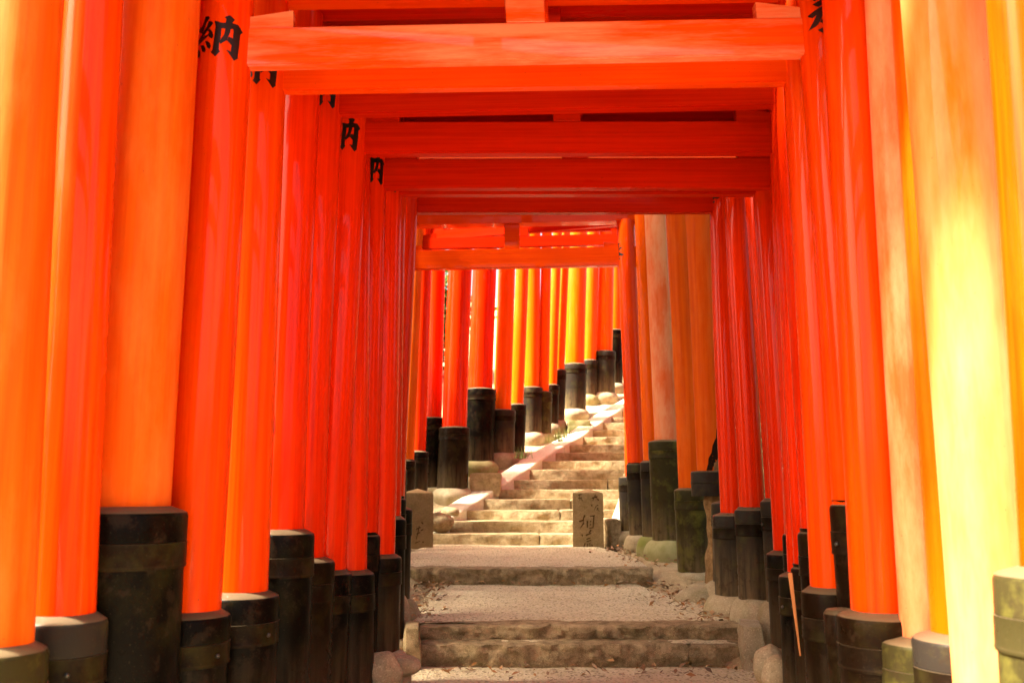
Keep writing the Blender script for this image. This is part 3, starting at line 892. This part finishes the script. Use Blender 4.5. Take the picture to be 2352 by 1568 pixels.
# gates up the stairs: right edge and width at top and foot, sleeve cap, sleeve right edge, sleeve base
FS = [
    # xr_top, xr_foot, w_px, cap, sleeve_xr, base_y, mat, smat, stone, label
    (971, 951, 36, 1055, 955, 1150, 'matte', 'sleeve_brown', 'base_stone', 'tan shaded torii gate first behind the left row at the foot of the stairs'),
    (992, 977, 36, 1035, 985, 1130, 'pillar', 'sleeve', 'base_stone', 'red torii gate on a short black sleeve behind the left stone post'),
    (1023, 1014, 40, 958, 1027, 1118, 'pillar', 'sleeve', 'base_stone', 'red torii gate on a tall black sleeve right of the left stone post'),
    (1084, 1072, 56, 980, 1079, 1120, 'pillar', 'sleeve_brown', 'base_stone', 'red torii gate on the brown mossy sleeve at the start of the stairs'),
    (1140, 1131, 56, 892, 1139, 1058, 'pillar', 'sleeve', 'moss_stone', 'torii gate with the biggest black sleeve beside the stairs'),
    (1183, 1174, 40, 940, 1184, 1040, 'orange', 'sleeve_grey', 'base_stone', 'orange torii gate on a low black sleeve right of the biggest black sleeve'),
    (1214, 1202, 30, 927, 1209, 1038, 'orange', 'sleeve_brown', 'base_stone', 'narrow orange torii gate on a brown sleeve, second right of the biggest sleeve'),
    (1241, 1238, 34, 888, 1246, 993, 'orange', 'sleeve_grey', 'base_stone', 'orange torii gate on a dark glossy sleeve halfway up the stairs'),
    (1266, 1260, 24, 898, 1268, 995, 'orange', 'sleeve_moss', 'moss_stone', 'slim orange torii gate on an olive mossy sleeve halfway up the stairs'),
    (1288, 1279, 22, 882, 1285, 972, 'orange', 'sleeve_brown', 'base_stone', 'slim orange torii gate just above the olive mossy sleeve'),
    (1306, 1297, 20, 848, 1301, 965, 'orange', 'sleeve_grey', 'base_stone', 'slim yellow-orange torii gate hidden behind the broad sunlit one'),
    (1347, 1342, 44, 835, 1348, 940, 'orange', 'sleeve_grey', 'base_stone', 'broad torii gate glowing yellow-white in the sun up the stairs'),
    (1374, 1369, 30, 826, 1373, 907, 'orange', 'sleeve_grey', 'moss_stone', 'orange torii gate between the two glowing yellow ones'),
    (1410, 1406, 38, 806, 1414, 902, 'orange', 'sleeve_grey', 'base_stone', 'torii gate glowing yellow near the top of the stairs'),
    (1430, 1428, 34, 757, 1432, 880, 'orange', 'sleeve', 'base_stone', 'last torii gate in view, black sleeve against the right-hand row'),
]
def solve_Y(base_y, dz):
    lo, hi = 12.6, 24.0
    for _ in range(50):
        m_ = (lo + hi) / 2
        if PZ(base_y, m_) > gz(m_) + dz: lo = m_
        else: hi = m_
    return (lo + hi) / 2
F_TOP = {0: 574, 1: 556, 2: 540, 3: 526}
for i, (xt, xf, wpx, cap, sxr, by, mt, smt, stn, lab) in enumerate(FS):
    Y = solve_Y(by, 0.17)
    if i == 2: Y += 0.28
    if i == 0: Y = 13.0
    if i == 1: Y = 13.6
    if i == 5: Y -= 0.05
    if i == 6: Y += 0.30
    if i == 8: Y += 0.15
    dia = wpx * Y / F
    Lp = spec('L', Y, dia, (xf, cap), (xt, 620), cap + 2, sxr, base=by, mat=mt, smat=smt, stone=stn)
    a = R(20) if i > 4 else R(5)
    W = 2.4
    for _ in range(60):
        X2, Y2 = Lp['ax'](Lp['capz']) + W * math.cos(a), Y - W * math.sin(a)
        if to_px(X2 - dia / 2, Y2, 2.0)[0] > 1442: break
        W += 0.05
    Rp = simple(X2, Y2, dia, gz(Y2) + 0.85)
    if i == 1:
        Rp = R18
    zn = PZ(F_TOP.get(i, 498 - 3 * i), Y)
    zn = min(zn, gz(Y) + 4.4) if i > 1 else zn
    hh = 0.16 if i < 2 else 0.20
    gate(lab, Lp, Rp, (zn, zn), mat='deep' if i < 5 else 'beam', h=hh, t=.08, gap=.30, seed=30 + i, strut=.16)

# ------------------------------------------------------------------ one more gate behind the camera
for k, Y in enumerate((-0.4,)):
    gate('torii gate behind the viewer, outside the frame',
         simple(-1.62, Y, .2, .6, side='L'), simple(1.62, Y, .2, .6), (3.2, 3.2), seed=60 + k)

# ------------------------------------------------------------------ stone posts with carved writing
def stone_post(cx_px, y_px, Y, wid, hgt, dep, label, strokes, yaw):
    z0 = gz(Y) - 0.08
    X = PX(cx_px, y_px, Y)
    root = tag(empty('stone_post', (X, Y, z0)), label, 'stone post', 'carved stone posts at the foot of the stairs')
    bm = bmesh.new()
    hw, hd = wid / 2, dep / 2
    lv = [(0, 1.02), (hgt * 0.3, 1.01), (hgt * 0.7, 1.0), (hgt - 0.018, 0.995), (hgt, 0.95)]
    rings = []
    for z, s in lv:
        rings.append([bm.verts.new((sx * hw * s, sy * hd * s, z)) for sx, sy in ((-1, -1), (1, -1), (1, 1), (-1, 1))])
    apex = bm.verts.new((0, 0, hgt + 0.055))
    for a, b_ in zip(rings, rings[1:]):
        for i in range(4):
            bm.faces.new((a[i], a[(i + 1) % 4], b_[(i + 1) % 4], b_[i]))
    for i in range(4):
        bm.faces.new((rings[-1][i], rings[-1][(i + 1) % 4], apex))
    vert_edges = [e for e in bm.edges if abs(e.verts[0].co.z - e.verts[1].co.z) > 0.05 and e.verts[0].co.z < hgt + 0.01 and e.verts[1].co.z < hgt + 0.01]
    bmesh.ops.bevel(bm, geom=vert_edges, offset=0.012, segments=2, affect='EDGES')
    body = bm_obj('post_body', bm, M['post_stone'], root, sharp=R(30))
    vs, fs = [], []
    for (x0, y0, x1, y1, w0, w1) in strokes:                # in fractions of the face, y from the top
        a = Vector(((x0 - 0.5) * wid, hgt * (1 - y0)))
        b_ = Vector(((x1 - 0.5) * wid, hgt * (1 - y1)))
        d = (b_ - a)
        nrm = Vector((-d.y, d.x)).normalized()
        k = len(vs)
        for p, ww in ((a, w0), (b_, w1)):
            for s in (1, -1):
                q = p + nrm * s * ww * wid / 2
                sc = 1.015 - 0.015 * (q.y / hgt)
                vs.append((q.x, -hd * sc - 0.0025, q.y))
        fs.append((k, k + 1, k + 3, k + 2))
    mesh_obj('carved_writing', vs, fs, M['carving'], body, smooth=False)
    root.rotation_euler = (0, 0, yaw)
    return root
# strokes read from the face of the right-hand post: (x0,y0)->(x1,y1) in fractions of width and height
ST_R = []
def sk(x0, y0, x1, y1, w0=.05, w1=.035):
    w0, w1 = w0 * .8, w1 * .8
    # pixel box of the face in the enlarged view: x 200..790, y 215..1390
    ST_R.append(((x0 - 200) / 590, (y0 - 215) / 1185, (x1 - 200) / 590, (y1 - 215) / 1185, w0, w1))
sk(310, 255, 375, 245); sk(305, 325, 380, 308, .03, .04); sk(330, 262, 326, 318, .025, .02); sk(345, 330, 330, 365, .02, .015); sk(360, 325, 392, 372, .02, .03)
sk(570, 318, 680, 285, .05, .06); sk(640, 250, 625, 300, .04, .045); sk(615, 305, 585, 370, .035, .02); sk(650, 305, 705, 360, .02, .06)
sk(565, 440, 572, 480, .05, .03); sk(650, 465, 695, 452, .03, .035); sk(648, 470, 615, 545, .03, .02); sk(690, 500, 655, 555, .04, .02); sk(665, 510, 715, 575, .02, .02)
sk(432, 640, 405, 700, .06, .05); sk(320, 765, 415, 730, .06, .055); sk(412, 790, 340, 888, .06, .03); sk(400, 700, 398, 800, .04, .03)
sk(530, 665, 625, 650, .04, .05); sk(478, 745, 476, 880, .06, .05); sk(605, 665, 585, 885, .05, .045); sk(525, 765, 552, 762, .05, .05); sk(525, 825, 552, 825, .05, .05); sk(515, 888, 590, 880, .035, .04)
sk(372, 1010, 380, 1045, .05, .04); sk(550, 920, 510, 980, .06, .05); sk(445, 1025, 552, 985, .06, .04); sk(455, 1100, 535, 1072, .045, .04); sk(455, 1145, 545, 1120, .04, .035)
sk(430, 1175, 405, 1245, .05, .04); sk(360, 1265, 412, 1245, .035, .035); sk(405, 1260, 390, 1375, .035, .03); sk(480, 1180, 470, 1280, .03, .02); sk(520, 1165, 522, 1340, .03, .025); sk(545, 1200, 575, 1225, .035, .04); sk(540, 1255, 575, 1245, .025, .03); sk(480, 1300, 520, 1330, .02, .02)
ST_L = [(.62, .47, .68, .50, .05, .03), (.45, .58, .60, .55, .035, .03), (.55, .53, .50, .66, .03, .025), (.60, .60, .68, .585, .03, .04), (.47, .66, .58, .63, .03, .03), (.50, .64, .46, .74, .035, .02), (.42, .80, .58, .77, .025, .02), (.66, .78, .70, .79, .05, .04)]
stone_post(1351, 1240, 12.45, .40, .80, .26, 'weathered granite post with carved writing in front of the stairs, right-hand one', ST_R, R(-3))
stone_post(957, 1240, 12.35, .40, .80, .30, 'darker granite post at the left foot of the stairs, half behind the black sleeves', ST_L, R(10))

# ------------------------------------------------------------------ loose blocks and rocks beside the path
def block(name, x0, x1, y0, y1, z0, z1, mat, label, cat, grp=None, seed=0, rnd=0.02, yaw=0):
    o = bm_obj(name, rough_block(-(x1 - x0) / 2, (x1 - x0) / 2, -(y1 - y0) / 2, (y1 - y0) / 2, 0, z1 - z0, 0.014, seed, 10, 8, 6, rnd, None), M[mat])
    o.location = ((x0 + x1) / 2, (y0 + y1) / 2, z0)
    o.rotation_euler = (0, 0, yaw)
    return tag(o, label, cat, grp)
def px_block(name, xl, xr, yt, yb, Y, dep, mat, label, cat, grp=None, seed=0, rnd=0.02, yaw=0):
    return block(name, PX(xl, yb, Y), PX(xr, yb, Y), Y, Y + dep, PZ(yb, Y) - 0.12, PZ(yt, Y), mat, label, cat, grp, seed, rnd, yaw)
SB = 'squared stones on the bank beside the stairs'
px_block('stone_block', 1078, 1150, 1086, 1122, 14.4, .8, 'step', 'squared stone under the mossy round stone left of the curb', 'stone block', SB, 1)
px_block('stone_block', 1306, 1358, 964, 985, 17.6, .6, 'moss_stone', 'mossy squared stone below the broad sunlit pillar', 'stone block', SB, 3)
px_block('rock', 1388, 1420, 1190, 1242, 12.5, .5, 'kerb', 'rough dark rock right of the carved stone post', 'rock', None, 7, .06, R(15))
px_block('stone_block', 1714, 1764, 1436, 1506, 5.75, .3, 'base_stone', 'pale squared stone at the right end of the second step', 'stone block', 'stones at the ends of the steps', 8, .015, R(-8))
px_block('stone_block', 922, 957, 1440, 1512, 5.75, .3, 'kerb', 'brown squared stone at the left end of the second step', 'stone block', 'stones at the ends of the steps', 9, .015, R(6))
def boulder(xc, yc, Y, rx, rz, label, mat='base_stone', seed=0):
    bm = bmesh.new()
    bmesh.ops.create_icosphere(bm, subdivisions=4, radius=1.0)
    for v in bm.verts:
        n_ = v.co.normalized()
        k = 1 + 0.12 * noise.noise(n_ * 1.5 + Vector((seed * 5, 0, 0))) + 0.03 * noise.noise(n_ * 5)
        v.co = Vector((n_.x * rx * k, n_.y * rx * 0.8 * k, n_.z * rz * k))
    o = bm_obj('rock', bm, M[mat])
    o.location = (PX(xc, yc, Y), Y, PZ(yc, Y))
    return tag(o, label, 'rock', 'smooth rocks beside the pillars')
boulder(1610, 1385, 7.6, .22, .13, 'white smooth rock at the foot of the rotten pillar', seed=1)
boulder(1768, 1530, 5.05, .085, .115, 'grey-white cracked rock at the lower right beside the black sleeves', seed=2)
boulder(1785, 1556, 4.85, .075, .11, 'buff smooth rock in the lower right corner of the path', seed=3)
boulder(1010, 1200, 13.1, .19, .14, 'rough brown rock behind the left stone post', 'kerb', seed=6)
boulder(1034, 1176, 13.5, .14, .08, 'small brown rock beside the bright curb above the left post', 'kerb', seed=7)
boulder(878, 1545, 5.0, .10, .11, 'brown rounded rock at the lower left below the black sleeves', seed=4)
boulder(915, 1528, 5.2, .12, .06, 'flat grey rock at the lower left end of the first step', seed=5)

# ------------------------------------------------------------------ small things on the right
o = bm_obj('lit_gap_strip', bevel_box(0, 0, 0.17, 0.018, 0.010, 0.34, 0.002), M['lit_gap_strip'])  # added strip in place of a sunlit gap between the sleeves
for v in o.data.vertices:
    k = v.co.z / 0.34
    v.co.x *= 0.25 + 0.75 * k
o.location = (PX(1838, 1505, 4.05), 4.05, PZ(1505, 4.05))
o.rotation_euler = (0, R(-4.5), 0)
tag(o, 'thin peach-coloured strip standing in for a sunlit gap between two black sleeves on the right', 'wooden strip')  # no wooden part here, the added strip stands for the sunlit gap
st_Y = 3.62
zt = PZ(1396, st_Y)
xs_ = PX(1896, 1396, st_Y)
rad = 0.06
root = tag(empty('short_post', (xs_ + rad, st_Y, gz(st_Y))), 'short brown-black round post between the brown-black sleeves on the right', 'post')
vs, fs = lathe([(rad, -0.1), (rad, zt - gz(st_Y) - 0.13)], 32)
mesh_obj('post_body', vs, fs, M['sleeve_brown'], root)
hh = zt - gz(st_Y)
vs, fs = lathe([(rad - .003, hh - 0.13), (rad + .006, hh - 0.13), (rad + .006, hh - 0.02), (rad - .006, hh - .004), (0.004, hh + .004)], 32)
mesh_obj('cap', vs, fs, M['sleeve_brown'], root)

# ------------------------------------------------------------------ dry leaves and grass
def quad_leaf(vs, fs, p, nrm, size, asp, rnd):
    a = Vector((rnd.uniform(-1, 1), rnd.uniform(-1, 1), rnd.uniform(-1, 1)))
    t = nrm.cross(a).normalized()
    b_ = nrm.cross(t)
    k = len(vs)
    vs += [p - t * size, p + b_ * size * asp + nrm * size * 0.15, p + t * size, p - b_ * size * asp + nrm * size * 0.15]
    fs.append((k, k + 1, k + 2, k + 3))
rnd = random.Random(5)
vs, fs = [], []
def litter(n_, fx, fz):
    for _ in range(n_):
        x, y = fx()
        z = fz(x, y)
        nn = Vector((rnd.gauss(0, .45), rnd.gauss(0, .45), 1)).normalized()
        quad_leaf(vs, fs, Vector((x, y, z + rnd.uniform(0.002, 0.03))), nn, rnd.uniform(0.012, 0.034), rnd.uniform(0.35, 0.6), rnd)
litter(420, lambda: (1.5 + abs(rnd.gauss(0, .16)) - .08, rnd.uniform(4.7, 5.9)), lambda x, y: gz(y) + 0.055)
litter(120, lambda: (rnd.uniform(-.5, 1.6), 5.72 + rnd.gauss(0, .12)), lambda x, y: 0.012)
litter(320, lambda: (-.62 - abs(rnd.gauss(0, .12)), rnd.uniform(4.6, 6.0)), lambda x, y: gz(y) + 0.055)
litter(380, lambda: (1.42 + rnd.gauss(0, .16), rnd.uniform(6.3, 8.8)), lambda x, y: 0.215)
litter(260, lambda: (-.72 + rnd.gauss(0, .10), rnd.uniform(6.3, 8.8)), lambda x, y: 0.22)
litter(200, lambda: (1.42 + rnd.gauss(0, .16), rnd.uniform(9.1, 12.4)), lambda x, y: 0.355)
litter(60, lambda: (1.65 + rnd.gauss(0, .1), 11.6 + rnd.gauss(0, .15)), lambda x, y: 0.36)
litter(70, lambda: (rnd.uniform(-.7, 1.4), 8.78 + rnd.gauss(0, .05)), lambda x, y: 0.222)
tag(mesh_obj('leaf_litter', vs, fs, M['litter'], smooth=False), kind='stuff')
vs, fs = [], []
for (px, py, Y) in ((1296, 1000, 16.9), (1286, 1008, 16.7), (1196, 1046, 15.6)):
    X, Z = PX(px, py, Y), PZ(py, Y)
    for _ in range(26):
        a = rnd.uniform(0, 6.28)
        lean = rnd.uniform(.03, .12)
        hgt = rnd.uniform(.08, .22)
        bx, by_ = X + rnd.gauss(0, .07), Y + rnd.gauss(0, .07)
        k = len(vs)
        vs += [(bx - .006, by_, Z - .05), (bx + .006, by_, Z - .05), (bx + lean * math.cos(a), by_ + lean * math.sin(a), Z + hgt)]
        fs.append((k, k + 1, k + 2))
tag(mesh_obj('grass', vs, fs, M['grass'], smooth=False), kind='stuff')

# ------------------------------------------------------------------ the wood on both sides
def tree(x, y, h, cr, label, leaves=5200, crown_base=0.38, seed=0):
    rr = random.Random(seed)
    z0 = gz(y) + 0.10 * max(0, abs(x - .4) - 3.0) - 0.2
    root = tag(empty('tree', (x, y, z0)), label, 'tree', 'trees beside the tunnel of gates')
    vs, fs = lathe([(0.24 - 0.018 * k, h * 0.8 * k / 10) for k in range(11)], 14, 0.03, seed)
    trunk = mesh_obj('trunk', vs, fs, M['bark'], root)
    bvs, bfs = [], []
    cl = []
    for k in range(26):
        a = rr.uniform(0, 6.28)
        zz = h * rr.uniform(crown_base, 1.0)
        taper = 1 - 0.5 * abs((zz / h - .65) / .35)
        rad_ = cr * taper * rr.uniform(.35, 1.0)
        c = Vector((math.cos(a) * rad_, math.sin(a) * rad_, zz))
        cl.append((c, cr * rr.uniform(.25, .42)))
        b0 = Vector((0, 0, min(h * .78, zz * .8)))
        d = c - b0
        s_ = d.cross(Vector((0, 0, 1))).normalized() * .035
        u_ = d.cross(s_).normalized() * .035
        q = len(bvs)
        bvs += [b0 + s_, b0 - s_, b0 + u_, c + s_ * .3, c - s_ * .3, c + u_ * .3]
        bfs += [(q, q + 1, q + 4, q + 3), (q + 1, q + 2, q + 5, q + 4), (q + 2, q, q + 3, q + 5)]
    mesh_obj('branches', bvs, bfs, M['bark'], trunk, smooth=False)
    vs, fs = [], []
    for _ in range(leaves):
        c, s = rr.choice(cl)
        p = c + Vector((rr.gauss(0, 1), rr.gauss(0, 1), rr.gauss(0, .7))) * s * .62
        nn = Vector((rr.gauss(0, .7), rr.gauss(0, .7), 1)).normalized()
        quad_leaf(vs, fs, p, nn, rr.uniform(.07, .16), .55, rr)
    mesh_obj('crown', vs, fs, M['leaf'], root, smooth=False)
TREES = [
    (-5.3, 14.4, 6.2, 1.6, 'broadleaf tree seen through the narrow gap left of the large character', 7000, .2),
    (6.8, 9.0, 9.5, 2.7, 'tree on the right bank behind the middle of the tunnel', 3600, .35),
    (5.4, 3.5, 8.0, 2.2, 'tree on the right beside the nearest gates', 6000, .3),
    (-4.8, 5.4, 12.5, 3.3, 'tall tree on the left beside the nearest gates', 22000, .52),  # this and the next two are unseen trees, crowns placed to block the sun
    (-8.2, 7.8, 12.5, 3.2, 'tall tree farther out on the left bank', 18000, .52),  # unseen tree, crown placed to block the sun
    (-3.9, 8.7, 11.5, 2.2, 'tall tree on the left close behind the middle gates', 12000, .52),  # unseen tree, crown placed to block the sun
    (4.4, 1.2, 3.0, 1.3, 'leafy shrub just right of the nearest gates', 3000, .08),
    (4.8, 5.6, 2.6, 1.2, 'leafy shrub on the right bank near the middle gates', 3000, .08),
    (11.0, 10.5, 11.0, 3.0, 'tall tree far back on the right bank', 8000, .2),
    (7.2, 13.5, 3.2, 1.6, 'leafy shrub on the right bank beside the landing', 3500, .05),
    (13.0, 17.0, 11.0, 3.4, 'tall tree on the slope far to the right', 8000, .2),
    (-5.0, 2.0, 2.8, 1.3, 'leafy shrub just left of the nearest gates', 3000, .08),
    (-5.2, 9.6, 2.6, 1.2, 'leafy shrub on the left bank near the middle gates', 3000, .08),
    (-11.5, 13.0, 10.0, 3.0, 'tall tree far back on the left bank', 8000, .2),
    (-12.5, 4.0, 9.5, 3.0, 'tall tree far out on the left bank', 8000, .2),
    (-4.2, 20.5, 3.4, 1.5, 'leafy shrub on the slope left of the upper gates', 3500, .1),
    (-2.2, 22.5, 3.4, 1.6, 'leafy shrub on the slope behind the upper gates', 3500, .1),
    (-6.0, 17.5, 3.2, 1.4, 'leafy shrub low on the left bank outside the gates', 3500, .1),
    (-6.5, -5.8, 12.0, 3.0, 'tall tree behind the viewer on the left', 9000, .5),
]
for i, tr in enumerate(TREES):
    tree(*tr, seed=100 + i)
